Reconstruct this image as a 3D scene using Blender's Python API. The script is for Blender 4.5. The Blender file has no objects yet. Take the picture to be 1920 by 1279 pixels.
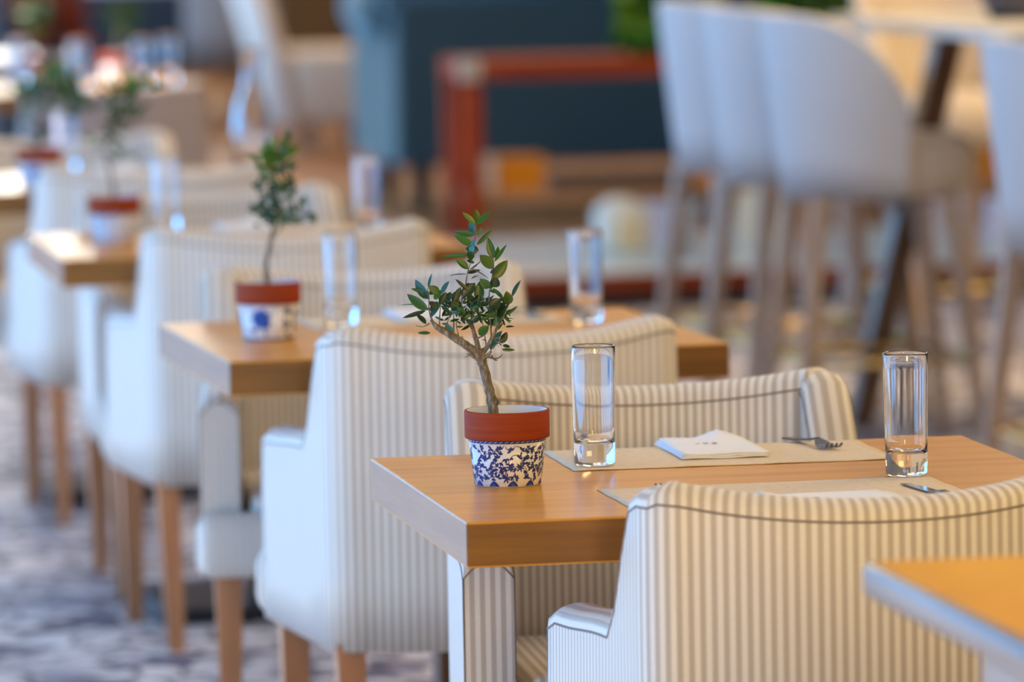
import bpy, bmesh, math, random
from math import sin, cos, pi
from mathutils import Vector, Matrix

SC = bpy.context.scene
COL = SC.collection

# ------------------------------------------------------------------ camera
CAMP = (0.0913, 0.1906, -0.0181, 1.578)      # pitch down, yaw to the right, roll, height
def cam_axes():
    p, y, r, h = CAMP
    F = Vector((sin(y)*cos(p), cos(y)*cos(p), -sin(p)))
    R = Vector((cos(y), -sin(y), 0)); U = R.cross(F)
    return F, cos(r)*R + sin(r)*U, -sin(r)*R + cos(r)*U
F_, R_, U_ = cam_axes()
cd = bpy.data.cameras.new('camera'); cam = bpy.data.objects.new('camera', cd); COL.objects.link(cam)
M = Matrix((( R_.x, U_.x, -F_.x, 0), (R_.y, U_.y, -F_.y, 0), (R_.z, U_.z, -F_.z, CAMP[3]), (0, 0, 0, 1)))
cam.matrix_world = M
cd.lens = 200; cd.sensor_width = 36; cd.clip_start = 0.5; cd.clip_end = 200
cd.dof.use_dof = True; cd.dof.focus_distance = 7.1; cd.dof.aperture_fstop = 4.0
SC.camera = cam

# ------------------------------------------------------------------ world, sun, large lights, exposure
SC.view_settings.view_transform = 'Standard'
SC.view_settings.look = 'None'
SC.view_settings.gamma = 1
SC.view_settings.use_curve_mapping = False
SC.view_settings.exposure = 0.08
w = bpy.data.worlds.new('world'); SC.world = w; w.use_nodes = True
w.node_tree.nodes['Background'].inputs[0].default_value = (0.62, 0.74, 1.0, 1)
w.node_tree.nodes['Background'].inputs[1].default_value = 0.10

def area(name, loc, aim, sx, sy, power, color):
    d = bpy.data.lights.new(name, 'AREA'); d.shape = 'RECTANGLE'; d.size = sx; d.size_y = sy
    d.energy = power; d.color = color
    o = bpy.data.objects.new(name, d); COL.objects.link(o); o.location = loc
    o.rotation_euler = (Vector(aim) - Vector(loc)).to_track_quat('-Z', 'Y').to_euler()
    return o
sd = bpy.data.lights.new('sun', 'SUN'); sd.energy = 15; sd.angle = 0.012; sd.color = (1, .93, .80)
so = bpy.data.objects.new('sun', sd); COL.objects.link(so)
so.rotation_euler = Vector((cos(math.radians(40)), 0.0, -sin(math.radians(40)))).to_track_quat('-Z', 'Y').to_euler()
# daylight in the window openings of the left wall
area('window_daylight', (-0.97, 12.8, 1.08), (5, 12.8, 1.08), 14.4, 1.2, 285, (.11, .45, 1.0))
area('window_daylight', (-0.97, 26.0, 1.75), (5, 26.0, 1.75), 12.0, 2.6, 520, (.22, .58, 1.0))
# warm ceiling lamps, and one added low fill light
area('warm_light', (3.0, 3.6, 2.4), (1.8, 6.8, .7), 1.4, 1.4, 38, (1, .66, .21))
area('warm_light', (1.25, 1.2, 1.55), (1.6, 7.4, .55), .8, .8, 76, (1, .68, .26))  # added fill at eye height beside the camera, reaching under the tables
area('warm_light', (4.6, 8.5, 3.2), (2.6, 8.5, .6), 1.6, 2.6, 60, (1, .72, .34))
area('warm_light', (5.2, 14.0, 3.1), (4.1, 14.2, .6), 2.0, 2.4, 135, (1, .68, .32))
area('warm_light', (5.4, 27.0, 3.3), (4.6, 26.8, .4), 2.4, 2.4, 75, (1, .62, .28))
# two high bright windows in the back wall, mirrored in the lacquered tables
area('window_daylight', (3.35, 35.9, 2.85), (3.35, 20, 2.85), 1.8, 1.3, 210, (1, .95, .85))
area('window_daylight', (4.78, 35.9, 3.05), (4.78, 20, 3.05), .42, .8, 16, (1, .92, .80))
area('ceiling_fill', (4.0, 13, 3.7), (4.0, 13, 0), 9, 26, 55, (1, .84, .62))  # unseen warm fill panel added below the ceiling

# ------------------------------------------------------------------ node helpers
def mat(name, col=(.5,.5,.5), rough=.5, metal=0., spec=.5, coat=0., coat_rough=.1, sheen=0.):
    m = bpy.data.materials.new(name); m.use_nodes = True
    b = m.node_tree.nodes['Principled BSDF']
    b.inputs['Base Color'].default_value = (*col, 1); b.inputs['Roughness'].default_value = rough
    b.inputs['Metallic'].default_value = metal; b.inputs['Specular IOR Level'].default_value = spec
    b.inputs['Coat Weight'].default_value = coat; b.inputs['Coat Roughness'].default_value = coat_rough
    b.inputs['Sheen Weight'].default_value = sheen
    return m
def nd(m, t, **kw):
    n = m.node_tree.nodes.new(t)
    for k, v in kw.items(): setattr(n, k, v)
    return n
def ln(m, a, b): m.node_tree.links.new(a, b)
def BS(m): return m.node_tree.nodes['Principled BSDF']
def ramp(m, fac, stops, interp='LINEAR'):
    r = nd(m, 'ShaderNodeValToRGB'); cr = r.color_ramp; cr.interpolation = interp
    while len(cr.elements) < len(stops): cr.elements.new(.5)
    for e, (p, c) in zip(cr.elements, stops): e.position = p; e.color = (*c, 1)
    ln(m, fac, r.inputs[0]); return r.outputs[0]
def noise(m, vec, scale, detail=3, rough=.55):
    n = nd(m, 'ShaderNodeTexNoise'); n.inputs['Scale'].default_value = scale
    n.inputs['Detail'].default_value = detail; n.inputs['Roughness'].default_value = rough
    if vec is not None: ln(m, vec, n.inputs['Vector'])
    return n.outputs['Fac']
def objvec(m, scale=(1,1,1), coord='Object'):
    t = nd(m, 'ShaderNodeTexCoord'); mp = nd(m, 'ShaderNodeMapping')
    mp.inputs['Scale'].default_value = scale; ln(m, t.outputs[coord], mp.inputs['Vector'])
    return mp.outputs[0]
def bump(m, fac, strength, dist=.001):
    b = nd(m, 'ShaderNodeBump'); b.inputs['Strength'].default_value = strength; b.inputs['Distance'].default_value = dist
    ln(m, fac, b.inputs['Height']); ln(m, b.outputs[0], BS(m).inputs['Normal'])
def mixc(m, fac, a, b, mode='MIX'):
    n = nd(m, 'ShaderNodeMix'); n.data_type = 'RGBA'; n.blend_type = mode
    if isinstance(fac, float): n.inputs[0].default_value = fac
    else: ln(m, fac, n.inputs[0])
    for i, c in ((6, a), (7, b)):
        if isinstance(c, tuple): n.inputs[i].default_value = (*c, 1)
        else: ln(m, c, n.inputs[i])
    return n.outputs[2]

def striped(name, light, dark, period, rough=.55, soft=.16, duty=.5):
    m = mat(name, light, rough, spec=.45, sheen=.15)
    uv = nd(m, 'ShaderNodeUVMap'); sx = nd(m, 'ShaderNodeSeparateXYZ'); ln(m, uv.outputs[0], sx.inputs[0])
    a = nd(m, 'ShaderNodeMath', operation='MULTIPLY'); a.inputs[1].default_value = 1/period; ln(m, sx.outputs[0], a.inputs[0])
    f = nd(m, 'ShaderNodeMath', operation='FRACT'); ln(m, a.outputs[0], f.inputs[0])
    h = duty/2
    c = ramp(m, f.outputs[0], [(0, dark), (h-soft*.5, dark), (h+soft*.5, light), (1-h-soft*.5, light), (1-h+soft*.5, dark), (1, dark)])
    n = noise(m, objvec(m, (400, 400, 400)), 1, 2)
    c2 = mixc(m, .10, c, ramp(m, n, [(.35, (.6,.6,.6)), (.65, (1.0,1.0,1.0))]), 'MULTIPLY')
    ln(m, c2, BS(m).inputs['Base Color'])
    bump(m, noise(m, objvec(m, (14, 14, 6)), 1, 2), .25, .004)
    return m
def wood(name, c0, c1, c2, scale=(1.2, 22, 22), rough=.38, coat=.35, gloss=.18, spec=.5):
    m = mat(name, c1, rough, coat=coat, coat_rough=gloss, spec=spec)
    v = objvec(m, scale)
    n1 = noise(m, v, 1.3, 6, .6); n2 = noise(m, objvec(m, (scale[0]*3, scale[1]*7, scale[2]*7)), 1.0, 3, .7)
    c = ramp(m, n1, [(.28, c0), (.5, c1), (.72, c2)])
    c = mixc(m, .22, c, ramp(m, n2, [(.3, (.55,.5,.45)), (.62, (1,1,1))]), 'MULTIPLY')
    ln(m, c, BS(m).inputs['Base Color'])
    return m

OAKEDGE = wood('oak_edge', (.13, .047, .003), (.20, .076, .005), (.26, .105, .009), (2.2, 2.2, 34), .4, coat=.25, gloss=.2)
FAB = striped('striped_fabric', (.82, .77, .68), (.53, .455, .37), .0136)
PIPE = mat('piping_fabric', (.22, .18, .15), .7)
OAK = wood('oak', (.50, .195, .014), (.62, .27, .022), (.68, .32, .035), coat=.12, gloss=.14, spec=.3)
LEGW = wood('chair_leg_wood', (.36, .14, .05), (.52, .215, .085), (.58, .26, .11), (16, 16, 1.2), .45, .15)
DARKLEG = wood('stool_leg_wood', (.30, .21, .15), (.42, .31, .23), (.50, .38, .29), (16, 16, 1.2), .4, .2)
MAHOG = wood('mahogany', (.24, .026, .004), (.40, .050, .006), (.50, .075, .012), (1.5, 18, 18), .55, .0, .2, .12)
TANW = wood('tan_wood', (.40, .20, .08), (.52, .28, .12), (.60, .34, .16), (1.5, 14, 14), .4, .2)
TEAL = mat('teal_fabric', (.020, .062, .085), .7, sheen=1.0)
BS(TEAL).inputs['Sheen Tint'].default_value = (.45, .80, 1, 1); BS(TEAL).inputs['Sheen Roughness'].default_value = .35
BEIGE = mat('beige_fabric', (.60, .52, .42), .75)
CREAM = mat('cream_fabric', (.80, .78, .75), .7)
STOOLF = mat('pale_grey_fabric', (.62, .61, .60), .7)
FABSHADE = striped('striped_fabric_shaded', (.34, .27, .24), (.26, .205, .18), .0136)  # darker copy of the striped fabric, with shade put into the colour
GREYBLUE = mat('grey_blue_fabric', (.30, .36, .43), .75)
BRASS = mat('brass', (.83, .60, .24), .22, 1.0)
STEEL = mat('steel', (.62, .63, .64), .28, 1.0)
CUTLERY = mat('cutlery_steel', (.20, .19, .18), .2, 1.0)
BLACK = mat('black_metal', (.012, .013, .016), .35)
TERRA = mat('terracotta', (.40, .075, .022), .75, spec=.3)
_n = noise(TERRA, objvec(TERRA, (6, 6, 160)), 1.5, 4); ln(TERRA, ramp(TERRA, _n, [(.3, (.24,.030,.005)), (.7, (.34,.050,.009))]), BS(TERRA).inputs['Base Color'])
PORC = mat('white_porcelain', (.82, .80, .79), .3, coat=.1)
GLAZE = mat('pale_blue_glaze', (.62, .68, .80), .2)
BLUE = mat('cobalt_print', (.020, .038, .22), .25)
BLUEM = mat('mid_blue_print', (.03, .12, .48), .25)
SOIL = mat('soil', (.05, .03, .02), .95)
LEAF = mat('leaf', (.035, .10, .025), .36, spec=.5)
_v = nd(LEAF, 'ShaderNodeVertexColor', layer_name='tint'); ln(LEAF, _v.outputs[0], BS(LEAF).inputs['Base Color'])
BS(LEAF).inputs['Subsurface Weight'].default_value = 0
BARK = mat('bark', (.20, .14, .095), .9)
_n = noise(BARK, objvec(BARK, (260, 260, 90)), 1, 4); ln(BARK, ramp(BARK, _n, [(.32, (.09,.07,.045)), (.55, (.19,.155,.11)), (.7, (.36,.31,.24))]), BS(BARK).inputs['Base Color']); bump(BARK, _n, .8, .002)
PAPER = mat('kraft_paper', (.66, .53, .37), .85, spec=.2)
_n = noise(PAPER, objvec(PAPER, (90, 260, 1)), 1, 5, .7); ln(PAPER, ramp(PAPER, _n, [(.36, (.62,.50,.36)), (.47, (.76,.63,.46)), (.7, (.80,.67,.50))]), BS(PAPER).inputs['Base Color'])
NAPK = mat('white_napkin', (.86, .88, .92), .85, spec=.2)
INK = mat('grey_ink', (.35, .36, .42), .8)
WHITE = mat('white_paint', (.75, .74, .72), .7)
GLASS = mat('clear_glass', (1, 1, 1), 0.0)
BS(GLASS).inputs['Transmission Weight'].default_value = 1; BS(GLASS).inputs['IOR'].default_value = 1.5
ORANGE = mat('orange_card', (.80, .27, .008), .6, spec=.2)
DKWICK = mat('dark_wicker', (.06, .055, .06), .7)
_n = nd(DKWICK, 'ShaderNodeTexWave'); ln(DKWICK, objvec(DKWICK, (1,1,38)), _n.inputs[0]); _n.bands_direction = 'Z'; _n.inputs['Scale'].default_value = 1
ln(DKWICK, ramp(DKWICK, _n.outputs[1], [(.3, (.035,.032,.036)), (.7, (.16,.14,.13))]), BS(DKWICK).inputs['Base Color'])
PALETOP = mat('pale_glass_top', (.50, .62, .64), .35, coat=.2)
CANW = mat('cream_ceramic', (.72, .72, .62), .4); YELL = mat('ochre_label', (.62, .48, .14), .6)
NAVY = mat('navy_fabric', (.018, .035, .055), .8)

def floor_tile():
    m = mat('patterned_tile', (.6,.6,.6), .5, coat=.04, coat_rough=.3)
    v = objvec(m, (1,1,1))
    wn = nd(m, 'ShaderNodeTexNoise'); wn.inputs['Scale'].default_value = 5; ln(m, v, wn.inputs['Vector'])
    vm = nd(m, 'ShaderNodeVectorMath', operation='MULTIPLY_ADD'); vm.inputs[1].default_value = (.16,.16,.16)
    ln(m, wn.outputs['Color'], vm.inputs[0]); ln(m, v, vm.inputs[2])
    vo = nd(m, 'ShaderNodeTexVoronoi'); vo.inputs['Scale'].default_value = 10; ln(m, vm.outputs[0], vo.inputs['Vector'])
    sp = nd(m, 'ShaderNodeSeparateColor'); ln(m, vo.outputs['Color'], sp.inputs[0])
    c = ramp(m, sp.outputs[0], [(0, (.80,.74,.72)), (.44, (.34,.33,.40)), (.58, (.86,.82,.80)), (.80, (.09,.10,.17)), (.93, (.62,.58,.56))], 'CONSTANT')
    ve = nd(m, 'ShaderNodeTexVoronoi', feature='DISTANCE_TO_EDGE'); ve.inputs['Scale'].default_value = 10; ln(m, vm.outputs[0], ve.inputs['Vector'])
    e = ramp(m, ve.outputs['Distance'], [(.05, (.07,.075,.12)), (.09, (1,1,1))])
    c = mixc(m, .85, c, e, 'MULTIPLY')
    big = noise(m, objvec(m, (1.1,1.1,1)), 1.6, 2)
    c = mixc(m, .6, c, ramp(m, big, [(.38, (.45,.47,.56)), (.6, (1.05,1,.96))]), 'MULTIPLY')
    ln(m, c, BS(m).inputs['Base Color']); return m
TILE = floor_tile()
WFLOOR = wood('wood_floor', (.24, .095, .022), (.34, .145, .038), (.42, .20, .06), (7, .8, 1), .5, .08)

# ------------------------------------------------------------------ mesh helpers
def new_obj(name, bm, mats, parent=None, smooth=False, loc=None):
    me = bpy.data.meshes.new(name); bm.normal_update(); bm.to_mesh(me); bm.free()
    for m in (mats if isinstance(mats, (list, tuple)) else [mats]): me.materials.append(m)
    if smooth: 
        for p in me.polygons: p.use_smooth = True
    o = bpy.data.objects.new(name, me); COL.objects.link(o)
    if parent: o.parent = parent
    if loc: o.location = loc
    return o
def tag(o, label, cat, group=None, kind=None):
    o['label'] = label
    if cat: o['category'] = cat
    if group: o['group'] = group
    if kind: o['kind'] = kind
    return o
def empty(name, loc=(0,0,0), rz=0.):
    o = bpy.data.objects.new(name, None); COL.objects.link(o); o.location = loc; o.rotation_euler = (0, 0, rz)
    o.empty_display_size = .1
    return o
def struct(o): o['kind'] = 'structure'; return o
def children(o): return [c for c in bpy.data.objects if c.parent == o]
def dup(o, parent=None):
    kids = children(o)
    c = o.copy(); COL.objects.link(c)
    if parent: c.parent = parent
    for k in kids: dup(k, c)
    return c
def box(bm, x0, x1, y0, y1, z0, z1, bevel=0, seg=2, uvs=False, taper=None, mi=0):
    vs = []
    for z in (z0, z1):
        for x, y in ((x0,y0),(x1,y0),(x1,y1),(x0,y1)):
            if taper and z == z0:
                cx, cy = (x0+x1)/2, (y0+y1)/2
                x = cx+(x-cx)*taper; y = cy+(y-cy)*taper
            vs.append(bm.verts.new((x, y, z)))
    fs = [bm.faces.new([vs[i] for i in f]) for f in ((3,2,1,0),(4,5,6,7),(0,1,5,4),(1,2,6,5),(2,3,7,6),(3,0,4,7))]
    for f in fs: f.material_index = mi
    if bevel:
        es = set(e for f in fs for e in f.edges)
        bmesh.ops.bevel(bm, geom=list(es), offset=bevel, segments=seg, profile=.5, affect='EDGES')
    return fs
def boxuv(bm):
    uv = bm.loops.layers.uv.verify(); bm.normal_update()
    for f in bm.faces:
        n = f.normal
        for l in f.loops:
            c = l.vert.co
            l[uv].uv = (c.y, c.z) if abs(n.x) > .75 else (c.x, c.z + c.y)
def prism(bm, pts0, pts1):
    a = [bm.verts.new(p) for p in pts0]; b = [bm.verts.new(p) for p in pts1]; n = len(a)
    bm.faces.new(a[::-1]); bm.faces.new(b)
    for i in range(n): bm.faces.new((a[i], a[(i+1)%n], b[(i+1)%n], b[i]))
def leg_between(bm, top, bot, wt, wb, rz=0):
    def ring(c, w): 
        return [(c[0]+cos(rz+a)*w*.7071, c[1]+sin(rz+a)*w*.7071, c[2]) for a in (pi/4, 3*pi/4, 5*pi/4, 7*pi/4)]
    prism(bm, ring(bot, wb), ring(top, wt))
def lathe(bm, prof, n=48, mi=None, closed=False, c=(0,0)):
    rings = []
    for r, z in prof:
        if r < 1e-6: rings.append([bm.verts.new((c[0], c[1], z))])
        else: rings.append([bm.verts.new((c[0]+r*cos(2*pi*i/n), c[1]+r*sin(2*pi*i/n), z)) for i in range(n)])
    for k in range(len(rings)-1):
        a, b = rings[k], rings[k+1]
        for i in range(n):
            j = (i+1) % n
            if len(a) == 1 and len(b) == 1: continue
            if len(a) == 1: f = bm.faces.new((a[0], b[j], b[i]))
            elif len(b) == 1: f = bm.faces.new((a[i], a[j], b[0]))
            else: f = bm.faces.new((a[i], a[j], b[j], b[i]))
            if mi: f.material_index = mi[k]
def tube(bm, pts, radii, n=8, caps=True):
    pts = [Vector(p) for p in pts]
    if not isinstance(radii, (list, tuple)): radii = [radii]*len(pts)
    rings = []; ref = Vector((0.13, .9, .3)).normalized()
    for i, p in enumerate(pts):
        t = (pts[min(i+1, len(pts)-1)] - pts[max(i-1, 0)]).normalized()
        u = ref - t*ref.dot(t)
        if u.length < .05: u = t.orthogonal()
        u.normalize(); ref = u; v = t.cross(u)
        rings.append([bm.verts.new(p + radii[i]*(cos(2*pi*k/n)*u + sin(2*pi*k/n)*v)) for k in range(n)])
    for a, b in zip(rings, rings[1:]):
        for k in range(n): bm.faces.new((a[k], a[(k+1)%n], b[(k+1)%n], b[k]))
    if caps:
        bm.faces.new(rings[0][::-1]); bm.faces.new(rings[-1])
def smooth_pts(pts, k=4):
    out = []
    P = [Vector(p) for p in pts]
    for i in range(len(P)-1):
        p0, p1, p2, p3 = P[max(i-1,0)], P[i], P[i+1], P[min(i+2, len(P)-1)]
        for j in range(k):
            t = j/k
            out.append(.5*((2*p1)+(p2-p0)*t+(2*p0-5*p1+4*p2-p3)*t*t+(3*p1-p0-3*p2+p3)*t**3))
    out.append(P[-1]); return out
def sstep(a, b, x):
    t = max(0, min(1, (x-a)/(b-a))); return t*t*(3-2*t)
def lerp(a, b, t): return a+(b-a)*t

# upholstered shell: plan = outer plan points (with flare at z), thickness, height function
def shell(plan, height, zb, th, zseat, flare=0., crown=.022, ztop_ref=.8):
    """plan: list of (x,y) outer outline; returns bmesh (uv = stripes run vertically) and the seam polylines."""
    bm = bmesh.new(); uv = bm.loops.layers.uv.verify()
    P = [Vector((x, y)) for x, y in plan]; n = len(P)
    N = []
    for i in range(n):
        t = (P[min(i+1, n-1)]-P[max(i-1, 0)]).normalized(); N.append(Vector((-t.y, t.x)))     # inward normal
    arc = [0]
    for i in range(1, n): arc.append(arc[-1]+(P[i]-P[i-1]).length)
    cols = []; seam_o = []; seam_i = []
    for i in range(n):
        H = height(P[i].x, P[i].y); T = th(P[i].x, P[i].y) if callable(th) else th
        def pt(off, z, fo):
            q = P[i] + N[i]*off
            if flare:
                k = 1 + flare*(z-zb)
                q = Vector((q.x*k, q.y*k))
            return (q.x, q.y, z)
        col = []
        for k in range(5): col.append((pt(0 if k < 4 else .001, lerp(zb, H-crown, k/4), 0), 0))
        for k in range(1, 8):
            a = pi*k/8
            col.append((pt(T/2-T/2*cos(a), H-crown+crown*sin(a)**.7, 0), 0))
        for k in range(5): col.append((pt(T, lerp(H-crown, zseat, k/4), 0), 0))
        seam_o.append(Vector(col[4][0])); seam_i.append(Vector(col[12][0]))
        cols.append([bm.verts.new(c[0]) for c in col])
    m = len(cols[0])
    for i in range(n-1):
        for k in range(m-1):
            f = bm.faces.new((cols[i][k], cols[i+1][k], cols[i+1][k+1], cols[i][k+1]))
            f.smooth = True
            side = 4 <= k < 12 and abs((P[i+1]-P[i]).normalized().y) > .8
            for l, (a, b) in zip(f.loops, ((i,k),(i+1,k),(i+1,k+1),(i,k+1))):
                l[uv].uv = (.0035+(b-4)/8*(th if not callable(th) else .05), arc[a]) if side else (arc[a], b*.05)
        f = bm.faces.new((cols[i][m-1], cols[i+1][m-1], cols[i+1][0], cols[i][0]))
        for l in f.loops: l[uv].uv = (0, 0)
    for i, sgn in ((0, -1), (n-1, 1)):      # end caps
        c = cols[i]; lo, hi = 0, m-1
        while hi-lo > 1:
            vs = [c[lo], c[lo+1], c[hi-1], c[hi]] if hi-1 > lo+1 else [c[lo], c[lo+1], c[hi]]
            if sgn > 0: vs = vs[::-1]
            try:
                f = bm.faces.new(vs)
                for l in f.loops: l[uv].uv = (arc[i]+(Vector(l.vert.co[:2])-Vector(c[0].co[:2])).length, l.vert.co.z)
            except ValueError: pass
            lo += 1; hi -= 1
    return bm, seam_o, seam_i, cols and [Vector(v.co) for v in []]

# ------------------------------------------------------------------ the setting
b = bmesh.new(); box(b, -1.2, 12, -1, 19.2, -.08, 0); struct(new_obj('floor', b, TILE))
b = bmesh.new(); box(b, -1.2, 12, 19.2, 36, -.08, 0.0); struct(new_obj('floor_lounge', b, WFLOOR)).name = 'floor_2'
b = bmesh.new(); box(b, -1.2, 12, -1, 36, 3.9, 4.0); struct(new_obj('ceiling', b, WHITE))
b = bmesh.new()
box(b, -1.04, -1.0, -1, 36, 0, .4); box(b, -1.04, -1.0, -1, 19.9, 1.66, 2.60); box(b, -1.04, -1.0, 32.1, 36, 1.66, 2.60)
box(b, -1.04, -1.0, -1, 19.9, 2.60, 2.76); box(b, -1.04, -1.0, 32.1, 36, 2.60, 2.76)
for y0, y1, z0 in ((-1, 17.0, 2.76), (19.1, 36, 3.1)): box(b, -1.04, -1.0, y0, y1, z0, 3.9)
box(b, -1.04, -1.0, 19.1, 19.9, 2.76, 3.1)
box(b, -1.04, -1.0, 17.0, 19.1, 2.76, 3.36); box(b, -1.04, -1.0, 17.0, 19.1, 3.72, 3.9)
for y in (-1, 2.0, 32, 35.8): box(b, -1.04, -1.0, y, y+.2, .4, 1.66)
struct(new_obj('wall_left', b, WHITE))
b = bmesh.new(); box(b, -1.2, 12, 36, 36.2, 0, 3.9); struct(new_obj('wall_back', b, mat('brown_panelling', (.17, .085, .022), .6)))
b = bmesh.new(); box(b, 12, 12.2, -1, 36, 0, 3.9); struct(new_obj('wall_right', b, mat('tan_wall', (.42, .30, .19), .8)))

# ------------------------------------------------------------------ dining chair
def chair_plan():
    W = .275; r = .05; pts = []
    fl = .032; D = .445
    for k in range(12): 
        t = k/12; y = lerp(D, r, t); pts.append((-(W+fl*(y/D)**1.0), y))
    for k in range(7):
        a = pi + (pi/2)*k/6
        pts.append((-(W-r)+r*cos(a)-.004*(1-k/6), r+r*sin(a)))
    for k in range(1, 16):
        t = k/16; x = lerp(-(W-r), W-r, t); pts.append((x, -.045*(1-(x/(W-r))**2)))
    L = pts[:19]
    return pts + [(-x, y) for x, y in L[::-1]]
def chair_h(x, y):
    if y > .0:
        h = .812
        s = lerp(0, 1, sstep(.065, .185, y))
        h = lerp(.812, .641, s)
        h -= .012*sstep(.2, .40, y) + .012*sstep(.405, .447, y)
        if y > .02: return h
    return .812 + .006*(abs(x)/.27)**4 - .018*(1-(x/.24)**2 if abs(x) < .24 else 0)
def make_chair():
    t = empty('dining_armchair')
    plan = chair_plan()
    bm, so_, si_, _ = shell(plan, chair_h, .32, .068, .40, crown=.024)
    sh = new_obj('upholstered_shell', bm, FAB, t)
    bm = bmesh.new(); tube(bm, so_, .0015, 6); tube(bm, si_, .0014, 6)
    for s, arr in ((so_, 0), (so_, -1)):
        pass
    for i in (0, -1):
        p = so_[i]; q = si_[i]
        tube(bm, [p, Vector((p.x, p.y, .33))], .0013, 6)
        tube(bm, [q, Vector((q.x, q.y, .46))], .0012, 6)
        mid = (p+q)/2 + Vector((0, 0, .024))
        tube(bm, smooth_pts([p, p*.75+q*.25+Vector((0,0,.017)), mid, p*.25+q*.75+Vector((0,0,.017)), q], 3), .0012, 6)
    new_obj('piping', bm, PIPE, sh, smooth=True)
    bm = bmesh.new()
    box(bm, -.222, .222, .055, .46, .33, .462, .02, 3)
    boxuv(bm); o = new_obj('seat', bm, FAB, t, smooth=True)
    bm = bmesh.new()
    box(bm, -.318, .318, .436, .492, .322, .432, .03, 4)
    boxuv(bm); new_obj('seat_front', bm, FAB, t, smooth=True)
    for sx in (-1, 1):
        bm = bmesh.new(); leg_between(bm, (sx*.247, .035, .33), (sx*.240, .012, 0), .044, .031); new_obj('leg', bm, LEGW, t)
        bm = bmesh.new(); leg_between(bm, (sx*.262, .435, .33), (sx*.262, .440, 0), .046, .031); new_obj('leg', bm, LEGW, t)
    return t
ch = [
 (1.648, 6.315, .00, 'striped armchair seen from behind in the right foreground, nearest of all', 'back'),
 (1.658, 7.665, pi-.06, 'striped armchair facing the camera across the nearest table, behind its two glasses', 'front'),
 (1.626, 8.475, .02, 'striped armchair seen from behind at the second table, left of centre with bluish side', 'back'),
 (1.622, 9.815, pi-.09, 'striped armchair facing the camera behind the second pot and second table', 'front'),
 (1.648, 10.745, .01, 'pale striped armchair seen from behind, pulled up to the third table', 'back'),
 (1.650, 12.01, pi+.04, 'pale striped armchair facing the camera beyond the third table and its pot', 'front'),
 (1.665, 12.78, .0, 'blurred armchair seen from behind at the fourth table, at the left edge', 'back'),
 (1.60, 14.28, pi, 'very blurred pale armchair on the far side of the fourth table', 'front'),
]
c0 = make_chair()
for i, (x, y, r, lab, _) in enumerate(ch):
    o = c0 if i == 0 else dup(c0)
    o.location = (x, y, 0); o.rotation_euler = (0, 0, r)
    tag(o, lab, 'chair', 'striped armchairs along the row of tables')
# the one before the fifth table, its shade put into a darker fabric
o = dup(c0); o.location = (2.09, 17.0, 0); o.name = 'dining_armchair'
tag(o, 'striped armchair, shade painted into its fabric, seen from behind, far left beyond the fourth table', 'chair')
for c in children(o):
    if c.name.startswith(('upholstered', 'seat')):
        c.data = c.data.copy(); c.data.materials[0] = FABSHADE

# ------------------------------------------------------------------ dining tables
PEDW = wood('pedestal_wood', (.10, .035, .012), (.16, .06, .02), (.2, .08, .03), (20, 20, 2), .4, .2)
def make_table():
    t = empty('dining_table')
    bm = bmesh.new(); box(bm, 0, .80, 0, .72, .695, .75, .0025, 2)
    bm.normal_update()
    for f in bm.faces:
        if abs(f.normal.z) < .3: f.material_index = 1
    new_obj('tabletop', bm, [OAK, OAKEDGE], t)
    bm = bmesh.new(); box(bm, -.032, .032, -.032, .032, .034, .672, .003); box(bm, -.2, .2, -.2, .2, .672, .695, .002); new_obj('pedestal', bm, PEDW, t, loc=(.425, .38, 0))
    bm = bmesh.new(); box(bm, .20, .62, .20, .58, 0, .034, .004); new_obj('base_plate', bm, BLACK, t)
    return t
tabs = [(1.211, 6.583, -.009, 'oak table in the foreground with the sharp olive pot and two glasses on it'),
        (1.232, 8.70, .022, 'second oak table, behind the nearest one, with a blue flowered pot on its left'),
        (1.222, 10.90, -.015, 'third oak table, blurred, with a pot and sunlight on its left corner'),
        (1.235, 12.98, .0, 'fourth oak table, very blurred, at the left edge under the far pot'),
        (1.69, 17.86, .0, 'far oak table at upper left with sunlit glasses on it')]
t0 = make_table()
for i, (x, y, r, lab) in enumerate(tabs):
    o = t0 if i == 0 else dup(t0)
    o.location = (x, y, 0); o.rotation_euler = (0, 0, r)
    tag(o, lab, 'table', 'oak tables of the dining row')
def onT(i, dx, dy, z=.75):
    x, y, r, _ = tabs[i]
    return (x+dx*cos(r)-dy*sin(r), y+dx*sin(r)+dy*cos(r), z)

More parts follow.
